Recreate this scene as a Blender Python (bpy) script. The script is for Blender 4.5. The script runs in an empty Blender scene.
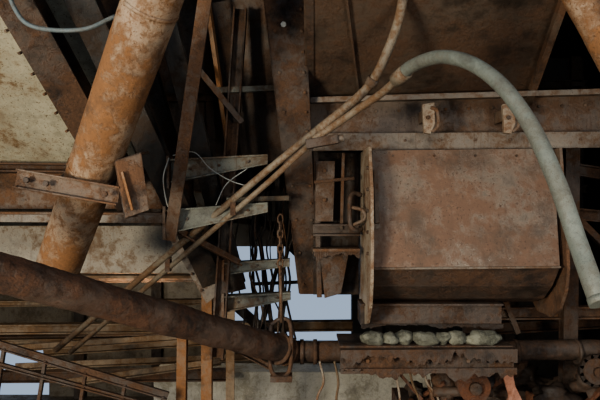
import bpy, bmesh, math, random
from mathutils import Vector, noise
random.seed(7)
V=Vector
# ---------------------------------------------------------------- materials
def mat_steel(name, paint, rust, dark, amount=0.5, dirt=0.45, scale=1.0, rough=0.8, streak=True, bump=0.4, bright=1.5):
    m=bpy.data.materials.new(name); m.use_nodes=True
    nt=m.node_tree; N=nt.nodes; L=nt.links
    bs=N['Principled BSDF']; bs.inputs['Roughness'].default_value=rough
    bs.inputs['Specular IOR Level'].default_value=0.4
    tc=N.new('ShaderNodeTexCoord')
    def nz(sc,det,vec=None,ro=0.6,dist=0.0):
        n=N.new('ShaderNodeTexNoise'); n.inputs['Scale'].default_value=sc; n.inputs['Detail'].default_value=det
        n.inputs['Roughness'].default_value=ro; n.inputs['Distortion'].default_value=dist
        L.new(vec if vec else tc.outputs['Object'],n.inputs['Vector']); return n.outputs['Fac']
    def ramp(src,a,b):
        r=N.new('ShaderNodeMapRange'); r.inputs['From Min'].default_value=a; r.inputs['From Max'].default_value=b
        r.clamp=True; L.new(src,r.inputs['Value']); return r.outputs['Result']
    def mth(op,a,b):
        x=N.new('ShaderNodeMath'); x.operation=op
        for i,s in enumerate((a,b)):
            if isinstance(s,(int,float)): x.inputs[i].default_value=s
            else: L.new(s,x.inputs[i])
        return x.outputs[0]
    def mix(f,a,b):
        x=N.new('ShaderNodeMix'); x.data_type='RGBA'
        L.new(f,x.inputs['Factor'])
        for s,k in ((a,6),(b,7)):
            if isinstance(s,tuple): x.inputs[k].default_value=(*s,1)
            else: L.new(s,x.inputs[k])
        return x.outputs[2]
    mp=N.new('ShaderNodeMapping'); L.new(tc.outputs['Object'],mp.inputs['Vector'])
    mp.inputs['Scale'].default_value=(9,9,0.6) if streak else (2,2,2)
    big=nz(1.6*scale,4); blot=nz(10*scale,12,ro=0.75,dist=.3); fine=nz(34*scale,8,ro=0.75); st=nz(2.0*scale,6,mp.outputs[0],.7); sp=nz(60*scale,3,ro=0.5)
    f=mth('ADD',mth('MULTIPLY',big,.5),mth('MULTIPLY',blot,.5))
    t=0.60-0.2*amount
    mask=ramp(f,t-0.025,t+0.04)
    edge=ramp(f,t-0.07,t-0.01)
    light=tuple(min(1,x*1.15) for x in paint); darkp=tuple(x*.66 for x in paint)
    c=mix(ramp(blot,.35,.62),darkp,light)
    c=mix(edge,c,tuple(.5*a+.5*b for a,b in zip(paint,rust)))
    rr=mix(ramp(fine,.38,.62),tuple(.45*a+.55*b for a,b in zip(rust,dark)),tuple(min(1,x*bright) for x in rust))
    rr=mix(ramp(blot,.42,.6),rr,rust)
    c=mix(mask,c,rr)
    c=mix(mth('MULTIPLY',ramp(st,0.60-0.12*amount,0.72-0.1*amount),.75),c,tuple(.7*a+.3*b for a,b in zip(rust,dark)))
    c=mix(ramp(sp,0.62,0.68),c,tuple(x*.6 for x in rust))
    d2=nz(2.1*scale,9,ro=.7)
    c=mix(mth('MULTIPLY',ramp(d2,0.66-0.3*dirt,0.80-0.3*dirt),.85),c,dark)
    L.new(c,bs.inputs['Base Color'])
    h=mth('ADD',fine,mth('MULTIPLY',mask,.6))
    b=N.new('ShaderNodeBump'); b.inputs['Strength'].default_value=bump; b.inputs['Distance'].default_value=0.015
    L.new(h,b.inputs['Height']); L.new(b.outputs[0],bs.inputs['Normal'])
    rv=N.new('ShaderNodeMapRange'); rv.inputs['To Min'].default_value=rough-.28; rv.inputs['To Max'].default_value=min(1,rough+.1)
    L.new(mask,rv.inputs['Value']); L.new(rv.outputs[0],bs.inputs['Roughness'])
    return m
CREAM =mat_steel('painted_steel_olive_cream',(.40,.37,.27),(.16,.10,.05),(.24,.205,.14),.10,.3,.9)
PIPEC =mat_steel('rusty_painted_pipe',(.35,.265,.185),(.20,.098,.042),(.07,.043,.027),.5,.45,1.0,bump=.7)
HOPP  =mat_steel('hopper_brown_plate',(.125,.095,.072),(.108,.062,.037),(.032,.025,.019),.45,.52,1.0,bump=.5,rough=.7)
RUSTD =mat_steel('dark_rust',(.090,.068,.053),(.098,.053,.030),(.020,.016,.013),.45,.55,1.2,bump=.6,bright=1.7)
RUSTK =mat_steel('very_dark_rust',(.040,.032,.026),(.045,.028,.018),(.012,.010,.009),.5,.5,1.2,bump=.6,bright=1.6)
RUSTB =mat_steel('brown_rust',(.160,.118,.085),(.135,.070,.037),(.03,.022,.016),.5,.48,1.2,bump=.6,bright=1.7)
SCALE =mat_steel('scaly_pipe_rust',(.120,.082,.06),(.115,.057,.032),(.022,.017,.014),.5,.52,1.6,bump=1.0,bright=2.0,streak=False)
RED   =mat_steel('red_brown_scale',(.12,.070,.048),(.14,.060,.032),(.03,.018,.013),.55,.45,1.4,bump=.7,bright=1.6)
ORANGE=mat_steel('orange_rust',(.22,.135,.075),(.21,.10,.042),(.06,.035,.02),.5,.4,1.6)
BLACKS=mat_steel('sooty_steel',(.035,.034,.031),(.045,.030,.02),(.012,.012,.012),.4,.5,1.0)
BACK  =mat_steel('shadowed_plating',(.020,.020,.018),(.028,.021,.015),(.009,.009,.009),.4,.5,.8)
PALE  =mat_steel('pale_rust_plate',(.205,.165,.125),(.150,.088,.056),(.085,.060,.042),.5,.46,.75,rough=.55,bright=1.35,bump=.35)
FLANGE=mat_steel('grey_brown_flange',(.195,.168,.135),(.12,.073,.044),(.06,.047,.036),.4,.45,1.3)
GREY  =mat_steel('grey_green_bracket',(.165,.172,.142),(.115,.08,.052),(.05,.045,.037),.38,.42,1.6)
GREYP =mat_steel('grey_plate',(.26,.235,.185),(.14,.095,.06),(.12,.10,.078),.25,.35,1.0)
TAN   =mat_steel('tan_steel',(.20,.145,.09),(.13,.077,.04),(.055,.04,.027),.45,.45,1.6)
HOSE  =mat_steel('grey_hose_rubber',(.165,.183,.158),(.120,.120,.098),(.075,.072,.06),.35,.4,2.5,.7,bump=.25,bright=1.2)
COND  =mat_steel('conduit_galvanised',(.23,.195,.145),(.145,.085,.045),(.075,.052,.037),.45,.4,2.5)
LIMEC =mat_steel('cream_edge_plate',(.34,.29,.22),(.17,.10,.058),(.13,.10,.07),.35,.38,1.4)
STONE =mat_steel('stone_grey_green',(.26,.26,.20),(.16,.16,.12),(.055,.055,.042),.4,.42,2.5,.9,streak=False,bump=.9,bright=1.3)
CONC  =mat_steel('concrete',(.48,.46,.39),(.30,.28,.22),(.18,.165,.135),.3,.4,1.5,.9,bump=.6,bright=1.2)
CONCD =mat_steel('stained_concrete_wall',(.135,.118,.092),(.09,.072,.052),(.04,.035,.029),.4,.45,.8,.9,bump=.6,bright=1.3)
SALMON=mat_steel('salmon_primer',(.36,.175,.115),(.22,.095,.055),(.12,.065,.04),.3,.35,2)
WIRE  =mat_steel('pale_wire',(.34,.36,.34),(.3,.25,.2),(.2,.18,.15),.2,.2,3)
CABLE =mat_steel('blue_grey_cable',(.12,.155,.165),(.11,.11,.10),(.06,.06,.06),.3,.3,3)
GROUND=mat_steel('gravel_ground',(.16,.14,.115),(.10,.08,.06),(.05,.045,.04),.5,.4,1.0,.9,streak=False,bump=1)
# ---------------------------------------------------------------- geometry helpers
def cat(pts,n=8):
    pts=[V(p) for p in pts]; out=[]
    P=[pts[0]*2-pts[1]]+pts+[pts[-1]*2-pts[-2]]
    for i in range(1,len(P)-2):
        a,b,c,d=P[i-1:i+3]
        for k in range(n):
            t=k/n
            out.append(0.5*((2*b)+(c-a)*t+(2*a-5*b+4*c-d)*t*t+(3*b-a-3*c+d)*t**3))
    out.append(pts[-1]); return out
def Ipr(w,h,t=.025): 
    w/=2;h/=2
    return [(-w,-h),(w,-h),(w,-h+t),(t/2,-h+t),(t/2,h-t),(w,h-t),(w,h),(-w,h),(-w,h-t),(-t/2,h-t),(-t/2,-h+t),(-w,-h+t)]
def Cpr(w,h,t=.02):
    h/=2
    return [(0,-h),(w,-h),(w,-h+t),(t,-h+t),(t,h-t),(w,h-t),(w,h),(0,h)]
def Lpr(w,h,t=.015):
    return [(0,0),(w,0),(w,t),(t,t),(t,h),(0,h)]
def Rpr(w,h):
    w/=2;h/=2
    return [(-w,-h),(w,-h),(w,h),(-w,h)]
class B:
    def __init__(s,name,bevel=0.0): s.n=name; s.bm=bmesh.new(); s.m=[]; s.bev=bevel
    def mi(s,m):
        if m not in s.m: s.m.append(m)
        return s.m.index(m)
    def tube(s,pts,r,m,seg=16,smooth=True,n=8,wob=0,sub=24):
        P=cat(pts,n) if smooth and len(pts)>2 else [V(p) for p in pts]
        if wob:
            Q=[]
            for i in range(len(P)-1):
                for k in range(sub): Q.append(P[i].lerp(P[i+1],k/sub))
            Q.append(P[-1]); P=Q
        k=s.mi(m); rings=[]; ref=None
        for i,p in enumerate(P):
            d=(P[min(i+1,len(P)-1)]-P[max(i-1,0)]).normalized()
            if ref is None: ref=d.orthogonal().normalized()
            a=(ref-d*ref.dot(d)).normalized(); ref=a; b=d.cross(a)
            ring=[]
            for q in range(seg):
                an=2*math.pi*q/seg
                o=a*math.cos(an)+b*math.sin(an)
                w=1+(wob*(noise.noise((p+o*r)*5)+.5*noise.noise((p+o*r)*17)) if wob else 0)
                ring.append(s.bm.verts.new(p+o*r*w))
            rings.append(ring)
        for i in range(len(rings)-1):
            for q in range(seg):
                f=s.bm.faces.new((rings[i][q],rings[i][(q+1)%seg],rings[i+1][(q+1)%seg],rings[i+1][q])); f.material_index=k; f.smooth=True
        for rg in (rings[0][::-1],rings[-1]):
            f=s.bm.faces.new(rg); f.material_index=k
        return s
    def beam(s,p1,p2,prof,m,up=(0,0,1),prof2=None):
        p1,p2,up=V(p1),V(p2),V(up); d=(p2-p1).normalized(); sd=d.cross(up).normalized(); u=sd.cross(d)
        k=s.mi(m); A=[s.bm.verts.new(p1+sd*a+u*b) for a,b in prof]; C=[s.bm.verts.new(p2+sd*a+u*b) for a,b in (prof2 or prof)]
        n=len(A)
        for i in range(n):
            f=s.bm.faces.new((A[i],A[(i+1)%n],C[(i+1)%n],C[i])); f.material_index=k
        for rg in (A[::-1],C): f=s.bm.faces.new(rg); f.material_index=k
        return s
    def plate(s,pts,t,m):
        pts=[V(p) for p in pts]; nrm=V((0,0,0))
        for i in range(len(pts)): nrm+= pts[i].cross(pts[(i+1)%len(pts)])
        nrm.normalize(); k=s.mi(m)
        A=[s.bm.verts.new(p+nrm*t/2) for p in pts]; C=[s.bm.verts.new(p-nrm*t/2) for p in pts]; n=len(A)
        for i in range(n):
            f=s.bm.faces.new((A[i],A[(i+1)%n],C[(i+1)%n],C[i])); f.material_index=k
        for rg in (A,C[::-1]): f=s.bm.faces.new(rg); f.material_index=k
        return s
    def ragged(s,a,c,h,amp,m,step=.018,t=.012,seed=0):
        """strip hanging down from edge a->c with a corroded, ragged lower edge"""
        a,c=V(a),V(c); n=max(2,int((c-a).length/step))
        def H(i):
            x=i*step
            return max(.004,h+amp*(1.6*noise.noise(V((x*5,seed*3.1,0)))+.9*noise.noise(V((x*23,seed*5.7,4)))))
        for i in range(n):
            p=a.lerp(c,i/n); q=a.lerp(c,(i+1)/n)
            s.plate([p,q,q-V((0,0,H(i+1))),p-V((0,0,H(i)))],t,m)
        return s
    def box(s,a,b,m):
        return s.beam(((a[0]),(a[1]+b[1])/2,(a[2]+b[2])/2),((b[0]),(a[1]+b[1])/2,(a[2]+b[2])/2),Rpr(abs(b[1]-a[1]),abs(b[2]-a[2])),m)
    def bolt(s,p,d,r,m,l=.03):
        p=V(p); return s.tube([p,p+V(d).normalized()*l],r,m,seg=6,smooth=False)
    def lump(s,c,sz,m,seed=0,amp=.25):
        k=s.mi(m); r=bmesh.ops.create_icosphere(s.bm,subdivisions=3,radius=1)
        for v in r['verts']:
            o=v.co.copy(); w=1+amp*noise.noise(o*1.4+V((seed*7.1,0,0)))+amp*.4*noise.noise(o*4+V((0,seed*3.3,0)))
            v.co=V(c)+V((o.x*sz[0],o.y*sz[1],o.z*sz[2]))*w
            for f in v.link_faces: f.material_index=k; f.smooth=True
        return s
    def done(s):
        bmesh.ops.recalc_face_normals(s.bm,faces=s.bm.faces)
        me=bpy.data.meshes.new(s.n); s.bm.to_mesh(me); s.bm.free()
        for m in s.m: me.materials.append(m)
        o=bpy.data.objects.new(s.n,me); bpy.context.collection.objects.link(o)
        if s.bev:
            b=o.modifiers.new('edge_wear','BEVEL'); b.width=s.bev; b.segments=2; b.limit_method='ANGLE'; b.angle_limit=.7
        return o
# ---------------------------------------------------------------- shell
B('ground').box((-14,-4,-1.9),(14,11.1,-1.6),GROUND).done()
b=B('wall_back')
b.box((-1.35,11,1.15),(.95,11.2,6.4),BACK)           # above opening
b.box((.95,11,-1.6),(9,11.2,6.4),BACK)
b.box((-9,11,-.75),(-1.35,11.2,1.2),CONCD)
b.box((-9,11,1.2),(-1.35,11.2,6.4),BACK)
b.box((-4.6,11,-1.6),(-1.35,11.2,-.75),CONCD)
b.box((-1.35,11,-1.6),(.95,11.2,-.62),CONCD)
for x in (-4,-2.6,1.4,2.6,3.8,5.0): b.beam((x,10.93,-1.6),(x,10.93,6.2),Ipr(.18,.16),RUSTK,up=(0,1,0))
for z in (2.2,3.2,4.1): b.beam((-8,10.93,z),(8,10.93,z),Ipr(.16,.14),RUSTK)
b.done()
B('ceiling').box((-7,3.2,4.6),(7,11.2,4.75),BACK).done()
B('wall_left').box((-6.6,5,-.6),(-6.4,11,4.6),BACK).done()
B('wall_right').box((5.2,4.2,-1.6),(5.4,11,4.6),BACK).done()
# ---------------------------------------------------------------- upper left hull plating & girders
b=B('sloped_hull_plate')
b.plate([(-2.95,4.8,3.9),(-1.9,4.8,3.9),(-1.75,6.6,2.36),(-4.0,6.6,2.36)],.03,CREAM)
b.done()
b=B('riveted_bulkhead')
b.plate([(-2.8,7.7,4.60),(.3,7.7,4.60),(.3,7.7,2.15),(-2.2,7.7,2.15)],.02,HOPP)
for x in (-2.0,-1.2,-.45): b.beam((x,7.66,4.6),(x+.1,7.66,2.15),Ipr(.1,.09,.015),RUSTD,up=(0,1,0))
b.beam((-2.2,7.64,3.3),(.3,7.64,3.3),Ipr(.1,.1,.015),RUSTD)
for i in range(28): b.bolt((-2.3+i*.09,7.69,2.28),(0,-1,0),.016,RUSTB,.02)
b.ragged((-2.2,7.7,2.16),(.3,7.7,2.16),.05,.05,RUSTD,seed=3)
b.done()
b=B('inclined_girder',.005)
b.beam((-2.26,4.55,3.75),(-1.76,6.2,2.05),Ipr(.28,.40,.03),RUSTD,up=(0,-1,0.2))
for i in range(12):
    p=V((-2.26,4.55,3.75)).lerp(V((-1.76,6.2,2.05)),i/12+.03); b.bolt(p+V((-.10,-.02,0)),(-.3,-1,-.6),.014,RUSTB,.19)
b.done()
b=B('inclined_girder',.005)
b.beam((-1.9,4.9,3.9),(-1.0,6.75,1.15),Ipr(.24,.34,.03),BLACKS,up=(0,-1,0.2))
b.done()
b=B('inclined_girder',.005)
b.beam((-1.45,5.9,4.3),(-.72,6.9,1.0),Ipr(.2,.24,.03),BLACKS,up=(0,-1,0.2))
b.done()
b=B('inclined_girder',.005)
b.beam((-2.0,6.9,4.4),(-1.15,7.2,1.2),Ipr(.2,.24,.03),RUSTD,up=(0,-1,0.2))
b.done()
b=B('leaning_post',.004)
b.beam((-.83,5.0,3.85),(-1.31,5.75,1.62),Lpr(.12,.13,.02),RUSTB,up=(0,1,0))
b.done()
b=B('leaning_post',.004)
b.beam((-.62,6.3,4.0),(-.89,6.5,.3),Cpr(.10,.14,.02),RUSTD,up=(1,0,0))
b.done()
b=B('hanging_bulkhead_plate')
b.plate([(-.98,6.7,4.2),(-.36,6.4,4.2),(-.12,6.7,2.45),(-.66,7.0,2.45)],.02,HOPP)
b.ragged((-.66,7.0,2.46),(-.12,6.7,2.46),.05,.04,RUSTD)
b.done()
b=B('rail_post',.003)
b.beam((-.98,6.1,4.3),(-.76,6.6,2.4),Rpr(.05,.05),ORANGE)
b.beam((-1.05,6.1,3.35),(-.6,6.2,2.8),Rpr(.03,.06),RUSTD)
b.done()
b=B('gusset_plate',.003)
b.plate([(-1.50,6.62,1.68),(-.93,6.62,1.74),(-.84,6.62,1.0),(-1.03,6.62,.86)],.02,FLANGE)
for t in (.1,.35,.6,.85): b.bolt((-1.44+.42*t,6.6,1.62-.72*t),(0,-1,0),.018,RUSTD,.02)
b.done()
# large pipe
b=B('rusted_vertical_pipe')
p1,p2=V((-.89,3.96,3.56)),V((-2.21,5.5,1.40))
b.tube([p1,p2],.198,PIPEC,seg=48,smooth=False,wob=.015,sub=60)
for t in (.10,.60): 
    q=p1.lerp(p2,t); dd=(p2-p1).normalized(); b.tube([q,q+dd*.03],.204,PIPEC,seg=40,smooth=False)
b.done()
# pipe clamp
b=B('pipe_clamp_bracket',.004)
b.beam((-2.2,4.66,2.17),(-1.42,4.72,2.03),Cpr(.06,.15,.015),RUSTB)
b.plate([(-1.44,4.68,2.30),(-1.26,4.76,2.37),(-1.20,4.76,1.92),(-1.36,4.68,1.86)],.03,RUSTB)
b.plate([(-1.44,4.68,2.30),(-1.36,4.68,1.86),(-1.36,5.0,1.86),(-1.44,5.0,2.30)],.02,RUSTD)
b.plate([(-1.26,4.76,2.37),(-1.44,4.68,2.30),(-1.44,5.0,2.34),(-1.26,5.0,2.40)],.02,RUSTD)
b.beam((-1.38,4.66,2.22),(-1.30,4.66,1.92),Rpr(.02,.03),ORANGE,up=(0,1,0))
for x in (-2.1,-1.95,-1.5): b.bolt((x,4.62,2.10-(x+1.8)*.18),(0,-1,0),.025,RUSTD)
b.tube([(-1.98,4.75,2.1),(-1.95,5.05,2.22),(-1.75,5.2,2.25),(-1.55,5.0,2.2),(-1.5,4.75,2.05)],.02,RUSTD,seg=8)
b.done()
# mid-left girders
b=B('cross_girder',.004)
b.beam((-4.2,6.5,2.36),(-1.45,6.5,2.33),Ipr(.3,.1,.02),RUSTD)
b.plate([(-4.2,6.75,2.3),(-1.2,6.75,2.3),(-1.2,6.75,1.9),(-4.2,6.75,1.9)],.02,RUSTB)
b.beam((-4.2,6.45,1.86),(-1.2,6.45,1.84),Rpr(.5,.05),RUSTB)
b.beam((-4.2,6.18,1.82),(-1.2,6.18,1.80),Rpr(.02,.08),FLANGE)
b.done()
b=B('deck_edge_plate',.004)
b.plate([(-4.6,7.0,1.70),(-1.0,7.0,1.70),(-.95,7.0,1.15),(-4.6,7.0,1.15)],.03,GREYP)
b.beam((-4.6,6.95,1.12),(-.95,6.95,1.12),Rpr(.2,.03),TAN)
for x in (-3.6,-2.6,-1.6): b.beam((x,6.93,1.66),(x,6.93,1.15),Rpr(.08,.02),GREYP)
b.done()
# lower diagonal pipe & horizontal pipe
b=B('rusted_diagonal_pipe')
b.tube([(-2.6,3.5,1.81),(-.12,6.3,.41)],.138,SCALE,seg=48,smooth=False,wob=.10,sub=110)
p1,p2=V((-2.6,3.5,1.81)),V((-.12,6.3,.41)); dd=(p2-p1).normalized()
for t,r in ((.955,.165),(.985,.155)): q=p1.lerp(p2,t); b.tube([q,q+dd*.04],r,RUSTD,seg=32,smooth=False)
b.done()
b=B('horizontal_pipe')
b.tube([(-.16,6.33,.40),(4.2,6.33,.43)],.105,RUSTD,seg=28,smooth=False,wob=.12,sub=100)
for x in (.0,.14,2.25,2.9): b.tube([(x,6.33,.40),(x+.04,6.33,.40)],.13,RUSTD,seg=28,smooth=False)
b.done()
b=B('pipe_hanger')
b.tube([(-.2,6.12,1.25),(-.19,6.12,.75)],.016,RUSTB,seg=8,smooth=False)
for i in range(8):
    z=1.28+i*.075; q=[(-.2+.026*math.cos(a)*(1 if i%2 else .25),6.12+.026*math.cos(a)*(.25 if i%2 else 1),z+.05*math.sin(a)) for a in [k*math.pi/4 for k in range(9)]]
    b.tube(q,.009,RUSTB,seg=6,n=2)
b.tube([(-.30,6.15,.72),(-.30,6.1,.3),(-.2,6.1,.2),(-.10,6.1,.3),(-.10,6.15,.72),(-.2,6.15,.78),(-.30,6.15,.72)],.022,RUSTD,seg=8)
b.box((-.3,6.05,.16),(-.08,6.2,.22),RUSTD)
b.done()
# ---------------------------------------------------------------- brackets (tapered arms)
def arm(x0,z0t,z0b,x1,z1t,z1b,y):
    b=B('tapered_bracket_arm',.003)
    b.plate([(x0,y,z0t),(x1,y,z1t),(x1,y,z1b),(x0,y,z0b)],.02,GREY)
    b.plate([(x0,y-.09,z0t),(x1,y-.05,z1t),(x1,y+.05,z1t),(x0,y+.09,z0t)],.018,GREY)
    b.plate([(x0,y-.07,z0b),(x1,y-.03,z1b),(x1,y+.03,z1b),(x0,y+.07,z0b)],.015,GREY)
    b.box((x0-.03,y-.09,z0b-.06),(x0,y+.09,z0t+.04),RUSTB)
    for t in (.2,.5,.8):
        x=x0+(x1-x0)*t; z=(z0t+z0b)/2*(1-t)+(z1t+z1b)/2*t; b.bolt((x,y-.01,z),(0,-1,0),.014,RUSTD,.02)
    b.done()
arm(-1.24,2.38,2.17,-.31,2.43,2.35,5.78)
arm(-1.28,1.90,1.68,-.31,1.97,1.89,5.8)
arm(-.81,1.32,1.20,-.11,1.36,1.29,6.5)
arm(-.81,.96,.80,-.10,1.0,.93,6.5)
b=B('strut',.003)
b.beam((-1.2,5.9,1.66),(-.66,6.4,1.30),Lpr(.07,.07),RUSTB); b.done()
b=B('strut',.003)
b.beam((-.9,6.3,3.15),(-.1,6.3,3.18),Rpr(.05,.06),GREY)
b.beam((-.75,6.2,2.0),(-.1,5.95,2.02),Rpr(.05,.05),GREY); b.done()
# ---------------------------------------------------------------- centre column
b=B('riveted_column',.004)
b.plate([(-.34,5.4,3.98),(.04,5.4,3.98),(.20,6.6,.97),(.0,6.6,.97)],.03,RUSTD)
b.plate([(-.34,5.40,3.98),(-.34,5.62,3.98),(-.0,6.8,.97),(-.0,6.6,.97)],.025,RUSTD)
b.plate([(.03,5.42,3.98),(.03,5.62,3.98),(.19,6.8,.97),(.19,6.6,.97)],.025,RUSTD)
for i in range(17):
    t=i/17+.02
    xl=-.31*(1-t)+.02*t; xr=.0*(1-t)+.18*t; y=5.385+1.2*t; z=3.98-3.01*t
    b.bolt((xr-.01,y,z),(0,-1,-.4),.016,RUSTB,.02)
    if i%2==0: b.bolt((xl+.03,y,z),(0,-1,-.4),.016,RUSTB,.02)
b.bolt((-.15,5.46,3.6),(0,-1,-.4),.028,WIRE,.02)
b.done()
# ---------------------------------------------------------------- hopper plates top right
b=B('hopper_underside')
b.plate([(.02,4.4,3.85),(2.05,4.4,3.85),(2.36,6.25,3.06),(.06,6.25,3.02)],.03,HOPP)
b.beam((.04,4.4,3.83),(.08,6.2,3.0),Lpr(.06,.08),RUSTD)
b.beam((2.05,4.4,3.80),(2.36,6.2,3.02),Rpr(.06,.1),RUSTB)
b.beam((.30,4.4,3.82),(.62,6.2,3.01),Rpr(.02,.04),HOPP)
b.done()
b=B('channel_beam',.004)
y=6.2
b.plate([(.1,y,3.02),(3.5,y,3.12),(3.5,y,2.6),(.1,y,2.5)],.02,HOPP)
b.plate([(.1,y,3.0),(3.5,y,3.1),(3.5,y-.28,3.1),(.1,y-.28,3.0)],.025,FLANGE)
b.plate([(.1,y-.28,3.015),(3.5,y-.28,3.115),(3.5,y-.28,3.06),(.1,y-.28,2.96)],.02,FLANGE)
b.plate([(.1,y,2.66),(3.5,y,2.68),(3.5,y-.18,2.68),(.1,y-.18,2.66)],.02,FLANGE)
b.plate([(.1,y-.19,2.665),(3.5,y-.19,2.69),(3.5,y-.19,2.53),(.1,y-.19,2.49)],.02,FLANGE)
for i in range(13): b.bolt((.3+i*.24,y-.01,2.90+i*.007),(0,-1,0),.018,RUSTB,.02)
for i in range(9): b.bolt((.35+i*.35,y-.2,2.59+i*.003),(0,-1,0),.014,RUSTB,.015)
b.done()
for x in (1.24,2.02):
    b=B('lifting_lug',.012)
    b.plate([(x-.05,5.86,2.93),(x+.07,5.86,2.95),(x+.07,5.84,2.74),(x+.03,5.84,2.64),(x-.04,5.84,2.65)],.06,LIMEC)
    b.box((x-.02,5.86,2.78),(x+.05,6.2,2.9),RUSTB)
    b.tube([(x+.03,5.82,2.9),(x+.09,5.82,2.86),(x+.10,5.82,2.72),(x+.04,5.82,2.66)],.02,RUSTB,seg=8)
    b.bolt((x,5.83,2.8),(0,-1,0),.022,RUSTD)
    b.done()
# ---------------------------------------------------------------- trough / drum housing
b=B('drum_housing',.003)
b.plate([(.70,5.85,2.48),(2.46,5.85,2.50),(2.43,5.62,1.38),(.69,5.62,1.36)],.03,PALE)
prof=[(5.62,1.37),(5.78,1.18),(5.98,1.03),(6.25,.95),(6.5,1.0),(6.7,1.2)]
for (ya,za),(yb,zb) in zip(prof[:-1],prof[1:]):
    b.plate([(.69,ya,za),(2.43,ya,za),(2.43,yb,zb),(.69,yb,zb)],.02,RUSTD)  # underside shade put into the colour: darker rust than the front face
b.beam((.69,5.6,1.36),(2.43,5.6,1.375),Rpr(.04,.02),FLANGE)
ep=[(5.62,2.5),(5.45,2.1),(5.42,1.6),(5.45,1.25),(5.55,1.0),(5.75,.82),(6.0,.75),(6.3,.8),(6.55,1.0),(6.65,1.4),(6.65,2.5)]
b.plate([(.655,a,c) for a,c in ep],.03,LIMEC)
ep2=[(5.75,2.5),(5.6,1.6),(5.58,1.35),(5.62,1.15),(5.75,.95),(5.95,.84),(6.3,.84),(6.55,1.0),(6.65,1.4),(6.65,2.5)]
b.plate([(2.50,a,c) for a,c in ep2],.03,RUSTB)
b.beam((.715,5.70,2.28),(.72,5.60,1.78),Rpr(.04,.05),RUSTB,up=(0,1,0))
for z in (2.3,2.1,1.9,1.7,1.5): b.bolt((.64,5.6,z),(-1,0,0),.018,RUSTD,.02)
for x in (.9,1.3,1.7,2.1,2.35): b.bolt((x,5.83,2.43),(0,-1,0),.014,RUSTD,.015)
b.done()
b=B('shaft_hook')
b.tube([(.6,5.9,2.05),(.52,5.85,2.06),(.48,5.8,1.98),(.49,5.8,1.76),(.55,5.8,1.70),(.6,5.85,1.72)],.024,RUSTD,seg=8)
b.tube([(.5,5.8,1.93),(.6,5.75,1.90),(.62,5.75,1.82),(.52,5.8,1.76)],.018,RUSTB,seg=8)
b.done()
b=B('support_frame',.004)
b.plate([(.14,6.35,2.5),(.62,6.35,2.5),(.62,6.35,1.0),(.14,6.35,1.0)],.02,RUSTK)
b.beam((.16,6.2,2.5),(.2,6.2,1.0),Rpr(.1,.05),RUSTD,up=(1,0,0))
b.beam((.13,6.1,1.70),(.60,6.1,1.70),Ipr(.25,.12,.02),RUSTD)
b.beam((.13,6.1,1.50),(.60,6.1,1.50),Rpr(.25,.03),RUSTB)
b.plate([(.2,6.12,1.48),(.5,6.12,1.48),(.42,6.12,1.05),(.25,6.12,1.0)],.03,RUSTD)
b.plate([(.16,6.15,2.4),(.36,6.15,2.4),(.34,6.15,1.78),(.16,6.15,1.78)],.02,HOPP)
b.beam((.44,6.1,2.48),(.42,6.1,1.7),Rpr(.07,.03),RUSTB,up=(1,0,0))
b.beam((.14,6.1,2.18),(.55,6.1,2.22),Rpr(.12,.03),RUSTD)
for z in (2.0,2.3): b.bolt((.25,6.14,z),(0,-1,0),.022,RUSTB)
b.ragged((.14,6.0,1.5),(.6,6.0,1.5),.07,.05,RUSTD,seed=9)
b.done()
# ledge + stones
b=B('support_beam',.005)
b.box((.6,5.95,.76),(2.0,6.25,.97),RUSTD)
b.beam((.6,5.93,.97),(2.0,5.93,.97),Rpr(.08,.02),RUSTD)
b.ragged((.6,5.9,.78),(2.0,5.9,.78),.03,.025,RUSTK,seed=4); b.done()
b=B('rusted_ledge',.002)
b.beam((.38,5.72,.48),(2.03,5.72,.49),Cpr(.1,.22,.03),RUSTD)
b.box((.38,5.72,.585),(2.03,6.25,.61),RUSTD)
b.ragged((.38,5.60,.60),(2.03,5.60,.61),.10,.09,RUSTD,seed=1)
b.ragged((.38,5.615,.42),(2.03,5.615,.43),.07,.06,RUSTD,seed=2)
for i in range(9): b.bolt((.45+i*.19,5.7,.48),(0,-1,0),.02,RUSTB,.04)
b.done()
b=B('row_of_stones')
x=.60
for i,w in enumerate((.11,.07,.085,.12,.075,.09,.17)):
    b.lump((x+w,5.80+random.uniform(-.02,.05),.61+.055),(w*1.08,.10,(.068,.055,.075,.065,.058,.07,.075)[i]),STONE,i,.38); x+=w*1.8
b.done()
# ---------------------------------------------------------------- conduits, hose
b=B('flexible_hose')
hp=[(1.47,2.95,1.50),(1.455,3.0,1.60),(1.454,3.15,1.79),(1.408,3.3,2.11),(1.342,3.5,2.44),(1.233,3.7,2.715),(1.106,3.95,2.908),(.966,4.2,3.0),(.831,4.45,2.994),(.76,4.6,2.94)]
b.tube(hp,.049,HOSE,seg=24,n=12)
b.tube([(.80,4.52,2.97),(.74,4.64,2.925)],.058,COND,seg=20,smooth=False)
b.tube([(1.472,2.94,1.49),(1.468,2.96,1.52)],.054,HOSE,seg=24,smooth=False)
b.tube([(.76,4.6,2.94),(.66,4.8,2.86),(.5,5.0,2.767),(.243,5.2,2.607),(.12,5.25,2.53)],.032,COND,seg=16)
b.done()
b=B('conduit_pipe')
b.tube([(.85,4.8,3.82),(.808,4.85,3.495),(.726,4.95,3.238),(.606,5.05,2.993),(.412,5.15,2.807),(.157,5.25,2.612)],.040,COND,seg=16)
b.tube([(.62,5.04,3.02),(.59,5.07,2.97)],.052,FLANGE,seg=16,smooth=False)
b.done()
b=B('conduit_pipe')
b.tube([(.16,5.25,2.62),(-.3,5.5,2.27),(-2.85,7.0,.25)],.034,COND,seg=14,smooth=False)
b.done()
b=B('conduit_pipe')
b.tube([(.12,5.25,2.52),(-.28,5.5,2.17),(-2.68,7.0,.22)],.027,COND,seg=14,smooth=False)
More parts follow.
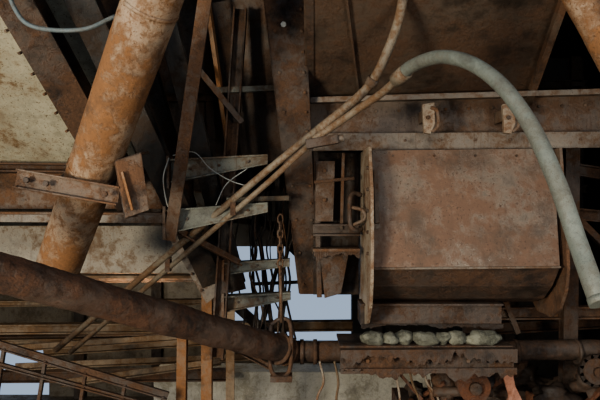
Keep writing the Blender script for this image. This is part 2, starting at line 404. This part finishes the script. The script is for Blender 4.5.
for t in (.15,.45,.7): 
    p=V((-.28,5.5,2.20)).lerp(V((-2.68,7.0,.24)),t); b.box((p.x-.02,p.y-.05,p.z-.05),(p.x+.03,p.y+.05,p.z+.09),RUSTD)
b.done()
b=B('junction_box',.008)
b.beam((.05,5.2,2.48),(.33,5.2,2.53),Rpr(.1,.08),RUSTD)
b.tube([(.3,5.2,2.52),(.38,5.2,2.54)],.035,FLANGE,seg=12,smooth=False)
b.done()
b=B('inclined_brace_tube')
b.tube([(1.23,4.0,4.55),(2.3,4.0,2.55)],.11,PIPEC,seg=28,smooth=False,wob=.03); b.done()
# ---------------------------------------------------------------- lower-left lattice
def bars(name,lst,m,w=.06,h=.08,pr=None):
    for a,c in lst:
        b=B(name,.003); b.beam(a,c,pr or Rpr(w,h),m); b.done()
bars('lattice_beam',[((-4.4,8,.28),(.7,8,.33))],TAN,pr=Ipr(.15,.13,.02))
bars('lattice_beam',[((-4.6,8.4,.55),(-.9,8.4,.58)),((-4.4,8.2,.05),(-.6,8.2,.12))],TAN,pr=Ipr(.1,.08,.015))
bars('lattice_beam',[((-3.9,8,-.02),(-1.1,7.4,.30)),((-3.5,8.2,-.12),(-.9,8,.10)),((-3.0,7.6,-.35),(-1.0,7.6,-.08)),((-3.7,7.8,-.2),(-.7,8.3,-.2))],TAN,pr=Lpr(.08,.08))
bars('lattice_beam',[((-5,9.5,.75),(-1.2,9.5,.8)),((-5,9.8,-.3),(-1.2,9.8,-.25)),((-4.8,9,-.65),(-1,8.6,-.5))],RUSTD,pr=Ipr(.15,.16,.02))
b=B('walkway_railing',.003)
b.beam((-3.6,6.2,.66),(-1.45,6.6,-.15),Cpr(.05,.09,.015),RUSTD)
b.beam((-3.6,6.2,.44),(-1.45,6.6,-.30),Cpr(.05,.05,.015),RUSTD)
b.beam((-3.6,6.2,-.05),(-1.45,6.6,-.72),Cpr(.05,.10,.015),RUSTD)
for i in range(6):
    t=i/5; p=V((-3.5,6.22,.60)).lerp(V((-1.5,6.58,-.15)),t)
    b.beam(p,p+V((-.12,0,-.75)),Rpr(.035,.05),RUSTD,up=(0,1,0))
b.done()
b=B('steel_post',.003); b.beam((-1.35,6.9,.45),(-1.38,6.9,-1.6),Rpr(.11,.11),ORANGE,up=(0,1,0)); b.done()
b=B('steel_post',.003); b.beam((-1.05,6.8,1.15),(-1.06,6.8,-1.6),Ipr(.12,.1,.02),ORANGE,up=(0,1,0)); b.done()
b=B('steel_post',.003); b.beam((-.85,6.9,.75),(-.86,6.9,-1.6),Lpr(.1,.1,.02),TAN,up=(0,1,0)); b.done()
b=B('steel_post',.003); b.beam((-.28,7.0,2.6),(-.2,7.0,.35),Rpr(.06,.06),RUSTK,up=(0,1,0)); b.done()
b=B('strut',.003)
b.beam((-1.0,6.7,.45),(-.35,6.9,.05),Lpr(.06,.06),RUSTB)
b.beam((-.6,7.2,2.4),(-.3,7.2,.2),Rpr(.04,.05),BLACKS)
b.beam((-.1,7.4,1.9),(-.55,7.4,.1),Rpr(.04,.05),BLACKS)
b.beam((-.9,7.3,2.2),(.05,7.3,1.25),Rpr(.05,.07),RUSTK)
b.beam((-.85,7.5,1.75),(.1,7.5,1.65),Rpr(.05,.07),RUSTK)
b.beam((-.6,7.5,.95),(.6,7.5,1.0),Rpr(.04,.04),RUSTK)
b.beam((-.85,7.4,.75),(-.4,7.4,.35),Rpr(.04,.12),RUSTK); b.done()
B('concrete_plinth',.02).box((-2.2,9,-1.6),(2.0,9.5,-.58),CONC).done()
# right side frames
bars('side_frame_beam',[((2.1,6.8,.72),(4.2,6.8,.74))],RUSTB,pr=Ipr(.14,.14,.02))
bars('side_frame_beam',[((2.0,7.4,.4),(4.6,7.4,.55)),((2.5,7,1.9),(4.2,7,1.75)),((2.6,7,2.45),(4.2,7,2.2))],RUSTD,pr=Ipr(.14,.14,.02))
b=B('steel_post',.003); b.beam((3.02,6.7,2.6),(2.97,6.7,-1.6),Ipr(.16,.14,.02),RUSTD,up=(0,1,0)); b.done()
b=B('steel_post',.003); b.beam((2.25,6.75,1.0),(2.45,6.75,.5),Rpr(.06,.06),RUSTB,up=(0,1,0)); b.done()
b=B('strut',.003); b.beam((2.5,6.9,2.4),(3.6,6.9,1.3),Lpr(.1,.1),RUSTD); b.done()
# bottom right debris
b=B('rusted_debris_heap')
random.seed(3)
for i in range(34):
    x=random.uniform(1.1,3.5); b.lump((x,6.5+random.uniform(-.3,.5),random.uniform(-.35,.14)),(random.uniform(.06,.22),.15,random.uniform(.05,.15)),random.choice([RUSTD,RUSTK,RED,RUSTD]),i,.8)
for i in range(14):
    x=random.uniform(1.2,3.4); z=random.uniform(-.3,.2); b.beam((x,6.1,z),(x+random.uniform(-.25,.25),6.2,z+random.uniform(-.3,.3)),Rpr(.03,random.uniform(.03,.09)),random.choice([RED,RUSTB,RUSTD]),up=(0,1,0))
b.box((1.1,6.3,-1.6),(3.6,7.2,-.25),RUSTD)
b.done()
b=B('idler_roller')
b.tube([(1.75,6.0,.12),(1.75,6.5,.12)],.16,RED,seg=24,smooth=False); b.tube([(1.75,5.95,.12),(1.75,6.0,.12)],.06,RUSTD,seg=12,smooth=False)
b.tube([(1.35,6.1,.05),(1.95,6.1,.05)],.05,RUSTD,seg=12,smooth=False); b.done()
b=B('peeling_plate_scrap'); b.plate([(1.95,5.8,.34),(2.05,5.8,.36),(2.08,5.8,.2),(2.13,5.8,.1),(2.2,5.75,-.1),(2.0,5.8,-.12),(1.97,5.8,.0),(2.02,5.82,.1),(1.98,5.8,.22)],.015,SALMON); b.done()
b=B('gear_wheel')
b.tube([(2.98,6.0,.28),(2.98,6.12,.28)],.13,RUSTD,seg=20,smooth=False)
b.tube([(2.98,5.95,.28),(2.98,6.0,.28)],.05,RUSTD,seg=12,smooth=False)
for i in range(12):
    a=i*math.pi/6; b.beam((2.98+.12*math.cos(a),6.06,.28+.12*math.sin(a)),(2.98+.16*math.cos(a),6.06,.28+.16*math.sin(a)),Rpr(.1,.04),RUSTK,up=(0,1,0))
b.done()
# wires
def wire(name,pts,r,m): B(name).tube(pts,r,m,seg=8).done()
wire('hanging_cable',[(-2.2,4.4,3.75),(-2.10,4.4,3.42),(-1.95,4.4,3.27),(-1.6,4.4,3.25),(-1.35,4.4,3.35)],.017,CABLE)
wire('loose_wire',[(-1.24,5.68,2.4),(-1.29,5.66,2.2),(-1.25,5.66,1.95),(-1.2,5.68,1.9)],.006,WIRE)
wire('loose_wire',[(-1.2,5.66,2.42),(-1.0,5.66,2.45),(-.85,5.66,2.3),(-.65,5.66,2.18),(-.45,5.66,2.12)],.005,WIRE)
wire('loose_wire',[(-.5,5.7,2.3),(-.7,5.7,2.15),(-.8,5.7,1.95)],.005,WIRE)
for i,(x,l) in enumerate(((.2,.9),(.35,.8),(.95,.8),(1.1,.7),(1.25,.8))):
    wire('hanging_cable',[(x,6.1,.36),(x+.04,6.1,.15),(x-.03+.05*i,6.1,-.1),(x+.08,6.1,.1-l)],.012,TAN if i%2 else LIMEC)
rw=random.Random(5)
b=B('tangled_ropes')
for i in range(16):
    x=-.85+rw.uniform(0,.75); pts=[]
    for k in range(6): pts.append((x+rw.uniform(-.09,.09),6.9+rw.uniform(-.1,.1),2.1-k*.35+rw.uniform(-.08,.08)))
    b.tube(pts,rw.choice((.007,.010,.014)),rw.choice((BLACKS,RUSTK,RUSTB)),seg=6,n=5)
b.done()
wire('loose_wire',[(-1.85,4.9,2.35),(-1.9,4.85,2.2),(-1.93,4.85,2.05)],.006,BLACKS)
# ---------------------------------------------------------------- world, light, camera
w=bpy.data.worlds.new('sky'); bpy.context.scene.world=w; w.use_nodes=True
bg=w.node_tree.nodes['Background']; bg.inputs[0].default_value=(.44,.55,.72,1); bg.inputs[1].default_value=.6
def area(name,loc,tgt,size,e,col):
    l=bpy.data.lights.new(name,'AREA'); l.size=size; l.energy=e; l.color=col
    o=bpy.data.objects.new(name,l); bpy.context.collection.objects.link(o); o.location=loc
    o.rotation_euler=(V(tgt)-V(loc)).to_track_quat('-Z','Y').to_euler()
area('key_light',(-4.4,-.6,1.4),(-.2,6,2.3),1.3,370,(1,.89,.71))  # key area light added at front left, no lamp fixture there
area('fill_light_side',(2.6,.5,1.8),(1.6,6,2.0),1.0,65,(1,.86,.68))  # unseen weak fill from the right, aimed at the drum
area('fill_light_back',(-2.6,8.9,1.0),(-2.4,11,-.1),.6,20,(1,.86,.66))  # added fill to brighten the lower back wall, no fixture modelled
sl=bpy.data.lights.new('sun','SUN'); sl.energy=.6; sl.angle=.15; sl.color=(1,.93,.82)
so=bpy.data.objects.new('sun',sl); bpy.context.collection.objects.link(so); so.rotation_euler=(math.radians(68),0,math.radians(-30))
c=bpy.data.cameras.new('camera'); c.lens=36; c.sensor_width=36; co=bpy.data.objects.new('camera',c)
bpy.context.collection.objects.link(co); co.location=(0,0,2); co.rotation_euler=(math.radians(90),0,0)
c.clip_end=200
bpy.context.scene.camera=co
vs=bpy.context.scene.view_settings
vs.view_transform='AgX'
try: vs.look='AgX - Medium High Contrast'
except Exception as e: print(e)
vs.exposure=.38
